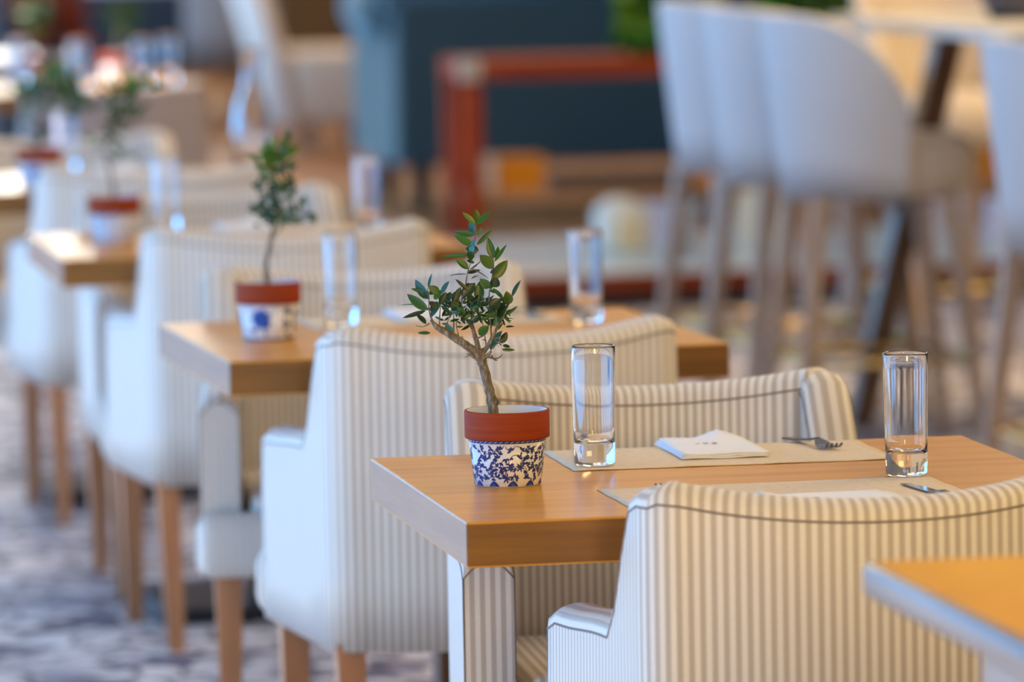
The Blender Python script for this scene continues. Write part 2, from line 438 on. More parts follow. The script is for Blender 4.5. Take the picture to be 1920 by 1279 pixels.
# ------------------------------------------------------------------ placemats, napkins, cutlery
def make_mat():
    bm = bmesh.new(); nx, ny = 24, 12; g = {}
    rnd = random.Random(4)
    for lay in (0, 1):
        for i in range(nx+1):
            for j in range(ny+1):
                z = .0006+.0006*max(0, sin(i*.9+j*.4)*sin(j*.7+1)) + .0005*lay
                g[lay,i,j] = bm.verts.new((lerp(-.212, .212, i/nx)+.0006*sin(j*1.3), lerp(-.118, .118, j/ny)+.0007*sin(i*.8), z))
    for i in range(nx):
        for j in range(ny):
            bm.faces.new((g[1,i,j], g[1,i+1,j], g[1,i+1,j+1], g[1,i,j+1])); bm.faces.new((g[0,i,j+1], g[0,i+1,j+1], g[0,i+1,j], g[0,i,j]))
    for i in range(nx):
        bm.faces.new((g[0,i,0], g[0,i+1,0], g[1,i+1,0], g[1,i,0])); bm.faces.new((g[0,i+1,ny], g[0,i,ny], g[1,i,ny], g[1,i+1,ny]))
    for j in range(ny):
        bm.faces.new((g[0,0,j+1], g[0,0,j], g[1,0,j], g[1,0,j+1])); bm.faces.new((g[0,nx,j], g[0,nx,j+1], g[1,nx,j+1], g[1,nx,j]))
    return new_obj('paper_placemat', bm, PAPER, smooth=True)
def make_napkin():
    bm = bmesh.new()
    rnd = random.Random(2)
    for l in range(3):
        nx = 14; ny = 10; z0 = .0012+l*.0020; g = {}
        dx = .0022*l; dy = -.003*l
        for lay in (0, 1):
            for i in range(nx+1):
                for j in range(ny+1):
                    u, v = i/nx, j/ny
                    x = lerp(-.054, .054, u)+dx; y = lerp(-.098+.004*l, .096-.006*l, v)
                    x += .012*(1-v)*(u > .5)*(u-.5) 
                    z = z0 + lay*.0012 + .0014*l*(v)**2 + (.009*max(0, v-.72)/.28*max(0, 1-abs(u-.72)/.28) if l == 2 else 0) + .0006*sin(u*9+v*5+l)
                    g[lay,i,j] = bm.verts.new((x, y, z))
        for i in range(nx):
            for j in range(ny):
                bm.faces.new((g[1,i,j], g[1,i+1,j], g[1,i+1,j+1], g[1,i,j+1])); bm.faces.new((g[0,i,j+1], g[0,i+1,j+1], g[0,i+1,j], g[0,i,j]))
        for i in range(nx):
            bm.faces.new((g[0,i,0], g[0,i+1,0], g[1,i+1,0], g[1,i,0])); bm.faces.new((g[0,i+1,ny], g[0,i,ny], g[1,i,ny], g[1,i+1,ny]))
        for j in range(ny):
            bm.faces.new((g[0,0,j+1], g[0,0,j], g[1,0,j], g[1,0,j+1])); bm.faces.new((g[0,nx,j], g[0,nx,j+1], g[1,nx,j+1], g[1,nx,j]))
    # faint printed marks
    for k, x in enumerate((-.012, .0, .012)):
        vs = [bm.verts.new((x+a*.0035, .018+b_*.006, .0080)) for a, b_ in ((-1,-1),(1,-1),(1,1),(-1,1))]
        f = bm.faces.new(vs); f.material_index = 1
    return new_obj('folded_napkin', bm, [NAPK, INK], smooth=True)
def make_fork():
    """length along +Y, tines at +Y end"""
    t = empty('fork')
    bm = bmesh.new()
    def sec(rows):
        prev = None
        for y, wd, z, th in rows:
            r = [bm.verts.new(p) for p in ((-wd, y, z), (wd, y, z), (wd, y, z+th), (-wd, y, z+th))]
            if prev:
                for k in range(4): bm.faces.new((prev[k], prev[(k+1)%4], r[(k+1)%4], r[k]))
            else: bm.faces.new(r[::-1])
            prev = r
        bm.faces.new(prev)
    sec([(-.10, .007, .002, .002), (-.095, .0095, .002, .0028), (-.05, .0085, .003, .003), (0, .0045, .007, .003), (.03, .003, .011, .003)])
    new_obj('handle', bm, CUTLERY, t)
    bm = bmesh.new()
    sec([(.028, .003, .011, .003), (.040, .0085, .008, .0022), (.055, .0125, .004, .002), (.066, .0125, .002, .002)])
    for k in range(4):
        x = -.0108+k*.0072
        prev = None
        for y, z in ((.066, .002), (.080, .002), (.092, .0045), (.100, .009)):
            r = [bm.verts.new(p) for p in ((x-.0018, y, z), (x+.0018, y, z), (x+.0014, y, z+.002), (x-.0014, y, z+.002))]
            if prev:
                for q in range(4): bm.faces.new((prev[q], prev[(q+1)%4], r[(q+1)%4], r[q]))
            else: bm.faces.new(r[::-1])
            prev = r
        bm.faces.new(prev)
    new_obj('tines', bm, CUTLERY, t, smooth=False)
    return t
def make_knife():
    t = empty('table_knife')
    bm = bmesh.new(); box(bm, -.0075, .0075, -.11, -.01, .0005, .0065, .002, 2); new_obj('handle', bm, CUTLERY, t)
    bm = bmesh.new(); prism(bm, [(-.008, -.01, .001), (.006, -.01, .001), (.008, .06, .001), (.004, .10, .001), (-.008, .105, .001)],
        [(-.008, -.01, .0028), (.006, -.01, .0028), (.008, .06, .0022), (.004, .10, .002), (-.008, .105, .0022)]); new_obj('blade', bm, CUTLERY, t)
    return t
MT = make_mat(); NP = make_napkin(); FK = make_fork(); KN = make_knife()
used = set()
def place(proto, x, y, z, rz, lab, cat, group):
    o = proto if proto.name not in used else dup(proto)
    used.add(proto.name)
    o.location = (x, y, z); o.rotation_euler = (0, 0, rz); tag(o, lab, cat, group); return o
ordn = ['nearest', 'second', 'third', 'fourth']
for i in range(4):
    r = tabs[i][2]
    p = onT(i, .437, .592); place(MT, p[0], p[1], .75, r-.015, f'brown paper placemat on the far half of the {ordn[i]} table', 'placemat', 'paper placemats')
    p = onT(i, .425, .155); place(MT, p[0], p[1], .75, r+.012, f'brown paper placemat on the near half of the {ordn[i]} table', 'placemat', 'paper placemats')
    p = onT(i, .435, .640); place(NP, p[0], p[1], .7515, r+pi*0-.02, f'white folded paper napkin on the far placemat of the {ordn[i]} table', 'napkin', 'white napkins')
    if i < 1:
        p = onT(i, .452, .024); place(NP, p[0], p[1], .7515, r+pi*.5+.22, 'white napkin whose tip shows over the foreground chair', 'napkin', 'white napkins')
f = place(FK, 1.794, 7.237, .7515, pi+.19, 'steel fork on the nearest far placemat, right of the napkin', 'fork', 'forks'); f.scale = (.95, .75, .9)
p = onT(0, .296, .148); place(FK, p[0], p[1], .7515, .12, 'steel fork on the near placemat, tine tips above the foreground chair', 'fork', 'forks')
p = onT(1, .60, .62); place(FK, p[0], p[1], .7515, pi+.25, 'blurred dark fork on the second table, left of its right glass', 'fork', 'forks')
p = onT(0, .597, .083); place(KN, p[0], p[1], .7515, .10, 'dark steel knife tip below the right glass of the nearest table', 'knife', 'knives')
place(KN, 1.486, 7.235, .7515, -.17, 'steel knife seen through the base of the nearest left glass', 'knife', 'knives')

# ------------------------------------------------------------------ glasses
def make_glass(r0=.0262, r1=.0285, h=.154, base=.028, th=.0022, n=64, name='highball_glass'):
    bm = bmesh.new()
    prof = [(0, .0015), (r0*.80, .0015), (r0*.90, .0002), (r0*.97, .0008), (r0, .004)]
    for k in range(1, 9): prof.append((lerp(r0, r1, k/8), lerp(.004, h-.002, k/8)))
    prof += [(r1-.0004, h-.0004), (r1-th*.5, h), (r1-th+.0002, h-.0006), (r1-th, h-.003)]
    ri = lambda z: lerp(r0, r1, z/h)-th
    for k in range(1, 9):
        z = lerp(h-.003, base+.006, k/8); prof.append((ri(z), z))
    prof += [(ri(base)-.0015, base+.0018), (ri(base)-.006, base+.0002), (ri(base)*.5, base-.0008), (0, base-.001)]
    lathe(bm, prof, n)
    return new_obj(name, bm, GLASS, smooth=True)
G = make_glass()
for (x, y, z, lab) in [
    (1.476, 7.105, .7525, 'clear highball glass on the nearest table, right of the olive pot'),
    (1.826, 6.868, .7515, 'clear highball glass on the nearest table, the right one, nearest the camera'),
    (1.498, 9.250, .7525, 'clear highball glass on the second table, close right of its pot'),
    (1.891, 9.150, .7515, 'clear highball glass on the right part of the second table'),
    (1.893, 11.33, .7515, 'blurred highball glass right on the third table, above the second glass'),
    (1.513, 11.55, .7525, 'blurred highball glass beside the third pot'),
    (1.545, 13.62, .7525, 'very blurred glass right of the fourth pot'),
    (1.93, 18.3, .7505, 'sunlit glass at the left of the far table'),
    (2.10, 18.1, .7505, 'sunlit glass in the middle of the far table'),
    (2.30, 18.05, .7505, 'sunlit glass near the right end of the far table'),
    (2.41, 18.25, .7505, 'sunlit glass at the right corner of the far table')]:
    place(G, x, y, z, 0, lab, 'glass', 'highball glasses')
bm = bmesh.new()
pr_ = [(0,.002),(.040,.002),(.046,.01),(.048,.09),(.040,.15),(.022,.20),(.018,.24),(.026,.285),(.028,.29),(.0255,.285),(.016,.24),(.020,.20),(.037,.15),(.045,.09),(.043,.014),(0,.010)]
lathe(bm, pr_, 40)
c = new_obj('glass_carafe', bm, GLASS, smooth=True); c.location = (1.995, 13.60, .7503)
tag(c, 'tall clear glass carafe on the right end of the fourth table', 'carafe')

# ------------------------------------------------------------------ pots and small trees
def pot(style, seed):
    rnd = random.Random(seed)
    R = .0535
    bm = bmesh.new()
    rb, rt, hb = .0415, .0490, .0625
    lathe(bm, [(0, .0), (rb-.002, 0), (rb, .002), (rt, hb), (rt-.004, hb), (rt-.006, .02), (0, .02)], 72, mi=[0,0,0,0,0,0])
    def P(a, z, off=.00022):
        r = lerp(rb, rt, (z-.002)/(hb-.002))+off
        return (r*cos(a), r*sin(a), z)
    cnt = [0]
    def patch(poly, mi=1):
        cnt[0] += 1; off = .0002+.00002*(cnt[0] % 9)
        f = bm.faces.new([bm.verts.new(P(a, z, off)) for a, z in poly]); f.material_index = mi
    K = 1/.045
    def leafp(a, z, ang, L, wd, mi=1):
        def q_(t, s):
            u = t*L*cos(ang)-s*wd*sin(ang); v = t*L*sin(ang)+s*wd*cos(ang)
            return (a+u*K, min(max(z+v, .0015), hb-.001))
        W_ = ((0, .12), (.22, .75), (.5, 1), (.78, .6), (1, .04)); cnt[0] += 1; off = .00025+.00002*(cnt[0] % 9)
        for (ta, sa), (tb, sb) in zip(W_, W_[1:]):
            f = bm.faces.new([bm.verts.new(P(*q_(t_, s_), off)) for t_, s_ in ((ta, -sa), (tb, -sb), (tb, sb), (ta, sa))]); f.material_index = mi
    def vine(a, z, ang, L, curl, wd=.00042):
        n = 8; pts = []
        for k in range(n+1):
            pts.append((a, z, ang)); a += L/n*cos(ang)*K; z += L/n*sin(ang); ang += curl/n
        for (a0,z0,g0), (a1,z1,g1) in zip(pts, pts[1:]):
            if not (.003 < z0 < hb-.008 and .003 < z1 < hb-.008): continue
            patch([(a0-wd*sin(g0)*K, z0+wd*cos(g0)), (a0+wd*sin(g0)*K, z0-wd*cos(g0)), (a1+wd*sin(g1)*K, z1-wd*cos(g1)), (a1-wd*sin(g1)*K, z1+wd*cos(g1))])
        return pts[-1], pts[n//2]
    N = 72
    if style == 'vine':
        for i in range(N):
            a0, a1 = 2*pi*i/N, 2*pi*(i+1)/N
            patch([(a0, hb-.0070), (a1, hb-.0070), (a1, hb-.0030), (a0, hb-.0030)])
        for i in range(44):
            a = 2*pi*i/44
            f = bm.faces.new([bm.verts.new(P(a+q[0]/44*2*pi, hb-.0055+q[1], .0006)) for q in ((.1,-.0008),(.6,.0004),(.9,.0012),(.5,.0008))]); f.material_index = 0
        for i in range(21):            # clusters
            for row in range(4):
                a = 2*pi*(i+.5*(row % 2)+rnd.uniform(-.18,.18))/21; z = .0125+row*.0118+rnd.uniform(-.002,.002)
                g = rnd.uniform(0, 2*pi)
                big = rnd.random() < .14
                e, mid = vine(a, z, g, rnd.uniform(.010,.016), rnd.choice((-1,1))*rnd.uniform(1,2.6))
                e2, m2 = vine(a, z, g+pi*.8, rnd.uniform(.008,.013), rnd.choice((-1,1))*rnd.uniform(1,2.4))
                nl = 7 if big else rnd.choice((3,3,4,4))
                for k in range(nl):
                    leafp(a, z, g+2*pi*k/nl*(1 if big else .62)+rnd.uniform(-.2,.2), rnd.uniform(.0046, .0062)*(1.3 if big else 1), .00145 if not big else .0011)
                for q in (e, e2, mid):
                    if .008 < q[1] < hb-.011:
                        for d in (-.8, 0, .8):
                            if rnd.random() < .8: leafp(q[0], q[1], q[2]+d, rnd.uniform(.0036,.0050), .0012)
        for i in range(11):
            a = 2*pi*i/11+.1
            for q in range(6):
                a0, a1 = a+.17-.34*q/6, a+.17-.34*(q+1)/6
                patch([(a0, .0016), (a0, .0016+.0068*sin(pi*(q+.02)/6)), (a1, .0016+.0068*sin(pi*(q+.98)/6)), (a1, .0016)])
            pts = [(a+.05*cos(k*pi/6)*1.0, .0018+.0030*sin(k*pi/6)) for k in range(7)]
            f = bm.faces.new([bm.verts.new(P(x_, z_, .0006)) for x_, z_ in pts]); f.material_index = 2
        for i in range(260):
            a = rnd.uniform(0, 2*pi); z = rnd.uniform(.0015, .0085)
            patch([(a-.008, z), (a, z-.00035), (a+.008, z), (a, z+.00035)], 2)
    elif style == 'flower':
        for i in range(N):
            a0, a1 = 2*pi*i/N, 2*pi*(i+1)/N
            patch([(a0, .002), (a1, .002), (a1, .0045), (a0, .0045)]); patch([(a0, hb-.003), (a1, hb-.003), (a1, hb-.001), (a0, hb-.001)])
        for a in (-pi/2-.42, pi/2, pi*.95):
            for k in range(14): leafp(a, .036, 2*pi*k/14, .019 if k % 2 else .015, .0058, 2)
            for k in range(5): leafp(a, .036, 2*pi*k/5+.3, .008, .0022, 1)
            for k in range(5): leafp(a-.25+.12*k, .018+.003*rnd.random(), rnd.uniform(0,6), .011, .002, 1)
        for a in (-pi/2+.45, -pi/2+.95, .6, 2.2):
            for k in range(9): leafp(a+rnd.uniform(-.1,.1), .033+rnd.uniform(-.024,.014), rnd.uniform(-1,2), .014, .0030, 1)
    else:
        for i in range(520):
            a = rnd.uniform(0, 2*pi); z = rnd.uniform(.004, hb-.004)
            leafp(a, z, rnd.uniform(0, 2*pi), .0055, .0011, 2 if i % 3 else 1)
    body = bm
    t = empty('potted_olive_tree')
    new_obj('pot_body', body, [PORC, BLUE, BLUEM], t, smooth=False)
    for p in t.children[0].data.polygons: p.use_smooth = p.material_index == 0 and len(p.vertices) == 4 and p.index < 72*6
    bm = bmesh.new()
    lathe(bm, [(.0475, .0600), (R-.0012, .0595), (R-.0002, .0610), (R, .093), (R-.0008, .0945), (R-.003, .0945)], 72)
    new_obj('pot_rim', bm, TERRA, t, smooth=False)
    for p in t.children[1].data.polygons: p.use_smooth = True
    bm = bmesh.new()
    lathe(bm, [(R-.003, .0944), (R-.0036, .0935), (.0445, .060), (.042, .055)], 72); new_obj('glazed_lining', bm, GLAZE, [c for c in t.children if c.name.startswith('pot_body')][0], smooth=True)
    bm = bmesh.new(); lathe(bm, [(.0435, .066), (.02, .070), (0, .072)], 40); new_obj('soil', bm, SOIL, t, smooth=True)
    return t
def leaf_to(bm, b_, tip, wd, nrm, col, cl):
    b_ = Vector(b_); tip = Vector(tip); d = tip-b_; L = d.length
    if L < 1e-5: return
    u = d/L; s = u.cross(nrm)
    if s.length < .05: s = u.orthogonal()
    s.normalize(); nn = s.cross(u).normalized()
    prev = None; n = 6
    for k in range(n+1):
        t = k/n; w_ = wd*.5*(sin(pi*min(1, t**.85))**.75 if 0 < t < 1 else .02)
        c = b_ + d*t - nn*(L*.10*(t*t)) 
        r = [bm.verts.new(c - s*w_ + nn*w_*.35), bm.verts.new(c), bm.verts.new(c + s*w_ + nn*w_*.35)]
        if prev:
            for q in (0, 1):
                f = bm.faces.new((prev[q], prev[q+1], r[q+1], r[q])); f.smooth = True
                for l in f.loops: l[cl] = (*col, 1)
        prev = r
YAW = CAMP[1]
def tree(t, branches, leaves, clusters, sc, seed, dark=1.):
    """branches: list of ([(x,z,depth)...], [radius...]) in units; origin at pot centre top; picture plane faces the room's aisle"""
    rnd = random.Random(seed)
    def W(x, z, d=0): return Vector((x*sc*cos(-YAW)-d*sc*sin(-YAW)*0+d*sc*sin(YAW), x*sc*sin(-YAW)+d*sc*cos(YAW), z*sc))
    bm = bmesh.new(); ends = []
    for pts, rad in branches:
        P = [W(*p) for p in pts]; S = smooth_pts(P, 4)
        rr = [lerp(rad[min(int(i/4), len(rad)-1)], rad[min(int(i/4)+1, len(rad)-1)], (i % 4)/4)*sc*rnd.uniform(.92, 1.1) for i in range(len(S))]
        tube(bm, S, rr, 10)
    tr = new_obj('trunk', bm, BARK, t, smooth=True)
    bm = bmesh.new(); cl = bm.loops.layers.color.new('tint')
    cols = {'g': (.20, .40, .05), 'd': (.075, .20, .07), 'm': (.14, .34, .07), 'b': (.14, .36, .32), 'y': (.28, .42, .05)}  # b: leaves with the bluish window reflection painted into their tint
    for lf in leaves:
        x0, z0, x1, z1, wd, k = lf
        d0 = rnd.uniform(-25, 25); d1 = d0+rnd.uniform(-14, 14)
        nrm = Vector((rnd.uniform(-.5,.5), -1, rnd.uniform(-.2,.5)))
        if wd < 13: nrm = Vector((rnd.uniform(-.3,.3), -.25, 1))
        if k == 'b': nrm = Vector((-.75, -.62, .25))
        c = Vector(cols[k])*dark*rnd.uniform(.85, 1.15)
        leaf_to(bm, W(x0, z0, d0), W(x1, z1, d1), max(wd*1.12, 15)*sc, nrm, c, cl)
    for (cx, cz, rx, rz, n, L, ks) in clusters:
        for _ in range(n):
            a = rnd.uniform(0, 2*pi); q = rnd.random()**.5
            x = cx+rx*q*cos(a); z = cz+rz*q*sin(a); d = rnd.uniform(-.7,.7)*min(rx, 75)
            g = rnd.uniform(0.1, pi-.1) if rnd.random() < .75 else rnd.uniform(-.6, pi+.6)
            l_ = L*rnd.uniform(.6, 1.2)
            k = rnd.choice(ks)
            nrm = Vector((rnd.uniform(-1,1), -1, rnd.uniform(-.4,1)))
            leaf_to(bm, W(x, z, d), W(x+l_*cos(g), z+l_*sin(g), d+rnd.uniform(-.6,.6)*l_), l_*rnd.uniform(.26,.36)*sc, nrm, Vector(cols[k])*dark*rnd.uniform(.8,1.2), cl)
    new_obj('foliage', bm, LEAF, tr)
    return t
# --- nearest tree: coordinates measured relative to the pot centre, rim plane (unit .2925 mm)
def rel(L): return [(x-621, 905-y) for x, y in L]
def br(L, rad, ds=None):
    R2 = rel(L); ds = ds or [0]*len(R2)
    return ([(x, z, d) for (x, z), d in zip(R2, ds)], rad)
p1 = pot('vine', 11)
B1 = [br([(575,880),(582,868),(588,862)], [10,12,3], [-12,-16,-18]), br([(505,690),(480,672),(455,662)], [10,8,3], [-8,-18,-24]), br([(520,690),(548,668),(560,650)], [10,8,3], [-10,-18,-22]),
      br([(450,625),(440,600),(436,585)], [8,4,1.5], [-6,-8,-8]), br([(390,590),(382,575),(380,560)], [7,3,1.5], [-8,-8,-8]), br([(497,600),(520,590),(532,583)], [5,3,1.2], [-4,-8,-8]), br([(478,545),(462,533),(455,530)], [5,3,1.2], [6,4,4]), br([(570,600),(590,597),(604,588)], [4,3,1.2], [-6,-8,-8]),
      br([(470,655),(460,672),(448,676)], [5,3,1.2], [-16,-20,-20]), br([(560,672),(572,690),(586,694)], [4,3,1.2], [-12,-16,-16]),
      br([(562,975),(563,905),(555,850),(543,800),(530,740),(515,690),(500,650)], [26,25,22,21,21,22,27]),
      br([(505,665),(470,640),(430,612),(372,572),(330,548),(305,515)], [22,18,17,15,13,5]),
      br([(505,660),(500,620),(487,575),(474,515)], [15,12,9,6], [0,4,8,10]),
      br([(515,665),(540,640),(562,600),(585,555),(598,500)], [13,10,8,6,4], [0,-5,-8,-10,-10]),
      br([(500,650),(470,655),(448,640)], [7,5,3], [0,-10,-16]), br([(515,665),(550,680),(585,685),(608,668)], [7,4,3,1.5], [0,-12,-18,-20]),
      br([(480,560),(440,490),(437,440),(455,370),(466,310),(488,245),(499,170),(505,105)], [4.5,3.4,3,2.8,2.6,2.3,2,1.4], [8,10,12,10,6,0,0,0]),
      br([(562,600),(558,520),(554,430),(560,380),(572,320),(577,275),(565,190)], [4.5,3.6,3,2.8,2.5,2.2,1.4], [-8,-8,-4,0,0,4,6]),
      br([(318,540),(298,480),(298,420),(292,380)], [5,3,2.2,1.4]), br([(340,550),(343,490),(350,430)], [3.5,2.4,1.5]),
      br([(400,590),(402,520),(405,470),(440,420)], [3.6,2.8,2.3,1.5], [0,10,12,10]), br([(360,565),(385,500),(400,440)], [3.4,2.3,1.5], [0,-10,-14]),
      br([(592,550),(615,500),(640,450),(655,410)], [3.4,2.6,2,1.5]), br([(560,640),(590,620),(612,600)], [3.4,2.4,1.4], [-5,-14,-18]),
      br([(300,530),(270,545),(240,540)], [3,2,1.2]), br([(475,520),(500,470),(512,420)], [3,2.2,1.4]), br([(466,310),(500,290),(522,262)], [2,1.6,1]),
      br([(430,620),(415,560),(412,520)], [3.4,2.4,1.4],[0,8,14]), br([(540,640),(530,570),(520,510)], [3.6,2.4,1.5],[0,8,14])]
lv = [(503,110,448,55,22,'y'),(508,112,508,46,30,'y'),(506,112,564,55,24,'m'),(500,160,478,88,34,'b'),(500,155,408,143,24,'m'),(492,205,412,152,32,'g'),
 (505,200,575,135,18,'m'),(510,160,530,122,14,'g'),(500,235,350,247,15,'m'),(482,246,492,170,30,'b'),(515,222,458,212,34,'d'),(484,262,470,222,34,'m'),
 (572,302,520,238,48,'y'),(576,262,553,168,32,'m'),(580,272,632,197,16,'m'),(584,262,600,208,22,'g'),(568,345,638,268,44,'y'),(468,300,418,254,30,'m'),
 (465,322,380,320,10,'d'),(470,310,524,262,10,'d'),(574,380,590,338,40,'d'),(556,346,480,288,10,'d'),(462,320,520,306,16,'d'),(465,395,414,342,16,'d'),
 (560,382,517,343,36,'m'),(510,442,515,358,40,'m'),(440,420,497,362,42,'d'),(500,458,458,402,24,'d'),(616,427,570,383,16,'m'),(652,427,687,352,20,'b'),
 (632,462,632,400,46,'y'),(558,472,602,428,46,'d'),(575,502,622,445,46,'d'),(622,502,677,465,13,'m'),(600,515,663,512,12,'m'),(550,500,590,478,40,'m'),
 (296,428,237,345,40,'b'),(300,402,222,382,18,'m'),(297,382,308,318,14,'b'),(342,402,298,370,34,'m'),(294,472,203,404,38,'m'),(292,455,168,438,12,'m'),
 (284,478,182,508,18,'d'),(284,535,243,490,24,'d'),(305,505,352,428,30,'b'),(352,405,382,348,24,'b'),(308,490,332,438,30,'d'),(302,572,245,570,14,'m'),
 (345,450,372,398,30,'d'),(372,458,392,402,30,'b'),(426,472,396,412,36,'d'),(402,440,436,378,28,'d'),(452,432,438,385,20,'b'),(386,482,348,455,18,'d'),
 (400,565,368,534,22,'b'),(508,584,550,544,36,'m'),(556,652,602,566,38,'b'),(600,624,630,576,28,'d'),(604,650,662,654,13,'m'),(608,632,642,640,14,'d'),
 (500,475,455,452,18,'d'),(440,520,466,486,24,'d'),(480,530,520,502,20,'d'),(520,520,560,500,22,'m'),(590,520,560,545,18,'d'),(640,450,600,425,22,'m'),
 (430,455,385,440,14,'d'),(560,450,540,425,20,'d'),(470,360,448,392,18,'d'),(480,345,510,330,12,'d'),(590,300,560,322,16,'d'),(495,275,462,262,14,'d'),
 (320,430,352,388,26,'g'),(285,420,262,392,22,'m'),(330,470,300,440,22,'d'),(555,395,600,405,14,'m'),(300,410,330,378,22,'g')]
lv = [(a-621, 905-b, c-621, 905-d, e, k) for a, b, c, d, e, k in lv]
cl1 = [(-180, 395, 95, 42, 44, 40, 'ddmbm'), (-40, 390, 75, 50, 46, 40, 'ddmm'), (-255, 440, 60, 45, 14, 44, 'dmb'), (-110, 400, 100, 60, 24, 44, 'dmb'), (-225, 430, 70, 40, 12, 36, 'dm'), (-75, 280, 60, 30, 8, 22, 'md'), (-150, 430, 60, 40, 12, 36, 'ddm'), (-70, 470, 70, 50, 12, 40, 'dm')]
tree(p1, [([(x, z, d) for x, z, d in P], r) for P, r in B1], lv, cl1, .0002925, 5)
for c in p1.children:
    if c.name.startswith(('trunk', 'foliage')): c.location = (0, 0, .0945)
p1.location = (1.333, 6.952, .75); p1.rotation_euler = (0, 0, 0)
tag(p1, 'sharp little olive tree in terracotta-rimmed pot with small blue vines, foreground table', 'potted plant', 'potted olive trees')

def simple_tree(t, branches, clusters, leaves, sc, seed, o, dark=1.):
    B = [([(x-o[0], o[1]-y, 0) for x, y in P], r) for P, r in branches]
    C = [(cx-o[0], o[1]-cy, rx, rz, n, L, ks) for cx, cy, rx, rz, n, L, ks in clusters]
    LL = [(a-o[0], o[1]-b, c-o[0], o[1]-d, e, k) for a, b, c, d, e, k in leaves]
    tree(t, B, LL, C, sc, seed, dark)
    for c in t.children:
        if c.name.startswith(('trunk', 'foliage')): c.location = (0, 0, .0945)
p2 = pot('flower', 3)
simple_tree(p2, [([(222,900),(220,850),(214,790),(216,740),(232,690),(245,620),(262,560),(280,480),(276,400),(268,320),(262,240)], [17,17,15,14,14,13,11,8,6,4,2]),
      ([(240,640),(275,590),(340,530),(410,500),(470,500)], [5,4,3,2,1]), ([(262,560),(230,500),(190,460)], [4,3,2]), ([(276,400),(320,330),(345,150)], [3,3,2]),
      ([(280,480),(350,440),(425,410)], [3,2,1.5]), ([(276,420),(225,340),(160,320)], [3,2,1.5]), ([(240,660),(265,720),(290,715)], [2.4,2,1])],
     [(235,470,75,65,60,56,'ddmb'), (295,380,85,65,50,56,'ddmb'), (250,250,65,60,34,66,'gmd'), (290,170,75,55,24,76,'ygg'), (385,510,75,45,26,48,'dmb'), (300,520,75,50,34,48,'dm'), (190,350,40,40,12,55,'dm'), (335,290,60,60,26,56,'dmb')],
     [(340,100,352,25,34,'g'),(300,190,415,118,36,'y'),(290,180,215,90,46,'g'),(260,240,210,160,50,'y'),(200,200,122,145,24,'y'),(320,170,318,80,34,'b'),(425,440,430,390,38,'m'),(470,480,485,545,34,'g'),(150,540,190,555,18,'m'),(190,345,140,320,26,'d')],
     .0002965, 8, (222, 850))
p2.location = (1.349, 9.063, .75); tag(p2, 'blurred olive tree in terracotta-rimmed pot with big blue flower, second table', 'potted plant', 'potted olive trees')
p3 = pot('lace', 5)
simple_tree(p3, [([(640,1130),(640,1080),(625,960),(605,880),(600,800),(640,700),(680,560),(690,470)], [13,12,11,10,9,8,5,3]), ([(615,900),(690,880),(750,800)], [4,3,2]), ([(640,700),(740,560),(830,480)], [4,3,2]), ([(625,740),(560,650),(520,600)], [4,3,2])],
     [(660,500,80,60,26,75,'dmg'),(790,490,80,60,20,75,'dmg'),(640,620,120,70,24,75,'dmd'),(650,730,80,60,18,70,'dmd'),(560,790,40,40,6,55,'mg'),(690,850,60,50,9,60,'mg'),(740,600,60,70,12,75,'dm')],
     [], .000358, 9, (640, 1085), 1.15)
p3.location = (1.376, 11.306, .75); tag(p3, 'blurred tall thin olive tree in pot with fine blue lace, third table', 'potted plant', 'potted olive trees')
p4 = pot('flower', 7)
simple_tree(p4, [([(230,860),(230,810),(250,720),(270,620),(290,520),(310,420)], [13,12,11,10,8,5]), ([(270,620),(380,540),(450,470)], [5,4,3]), ([(260,660),(190,560),(160,500)], [5,4,3])],
     [(310,420,60,70,26,80,'gmy'),(200,500,70,50,24,80,'gmd'),(430,500,60,70,30,80,'mdd'),(300,550,100,70,34,80,'dmd'),(450,600,50,60,14,80,'dd'),(230,740,60,60,16,75,'dd'),(180,620,40,60,8,75,'mg')],
     [], .00041, 12, (230, 810), 1.1)
p4.location = (1.425, 13.123, .75); tag(p4, 'strongly blurred bushy olive tree in pot at the left edge, fourth table', 'potted plant', 'potted olive trees')
p5 = pot('lace', 9)
simple_tree(p5, [([(230,860),(230,810),(250,720),(270,620),(290,520),(310,420)], [13,12,11,10,8,5])], [(300,520,120,150,90,90,'gmd')], [], .0004, 13, (230, 810))
p5.location = (2.26, 18.42, .75); tag(p5, 'faint small tree in a reddish pot on the far sunlit table, right one', 'potted plant', 'potted olive trees')
o = dup(p5); o.location = (1.97, 18.46, .75); tag(o, 'faint small tree in a reddish pot on the far sunlit table, left one', 'potted plant', 'potted olive trees')

# ------------------------------------------------------------------ near right side table
t = empty('side_table', (1.340, 5.215, 0))
bm = bmesh.new(); box(bm, 0, .70, -1.1, 0, .834, .87, .011, 4)
for v in bm.verts: pass
new_obj('tabletop', bm, wood('golden_wood', (.66,.31,.004), (.80,.40,.006), (.86,.46,.01), (3,1.2,8), .5, .0, .2, .15), t, smooth=False)
t.children[0].data.materials.append(mat('grey_edge', (.20, .15, .12), .4, coat=.45, coat_rough=.2))  # grey-brown coated material on every face but the top
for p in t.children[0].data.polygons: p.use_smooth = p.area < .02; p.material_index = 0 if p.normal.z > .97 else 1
bm = bmesh.new(); box(bm, .035, .085, -1.04, -.30, 0, .834, .003); new_obj('side_panel', bm, mat('grey_side', (.34,.27,.22), .4, coat=.3), t)
bm = bmesh.new(); box(bm, .60, .65, -1.04, -.30, 0, .834, .003); new_obj('side_panel', bm, MAHOG, t)
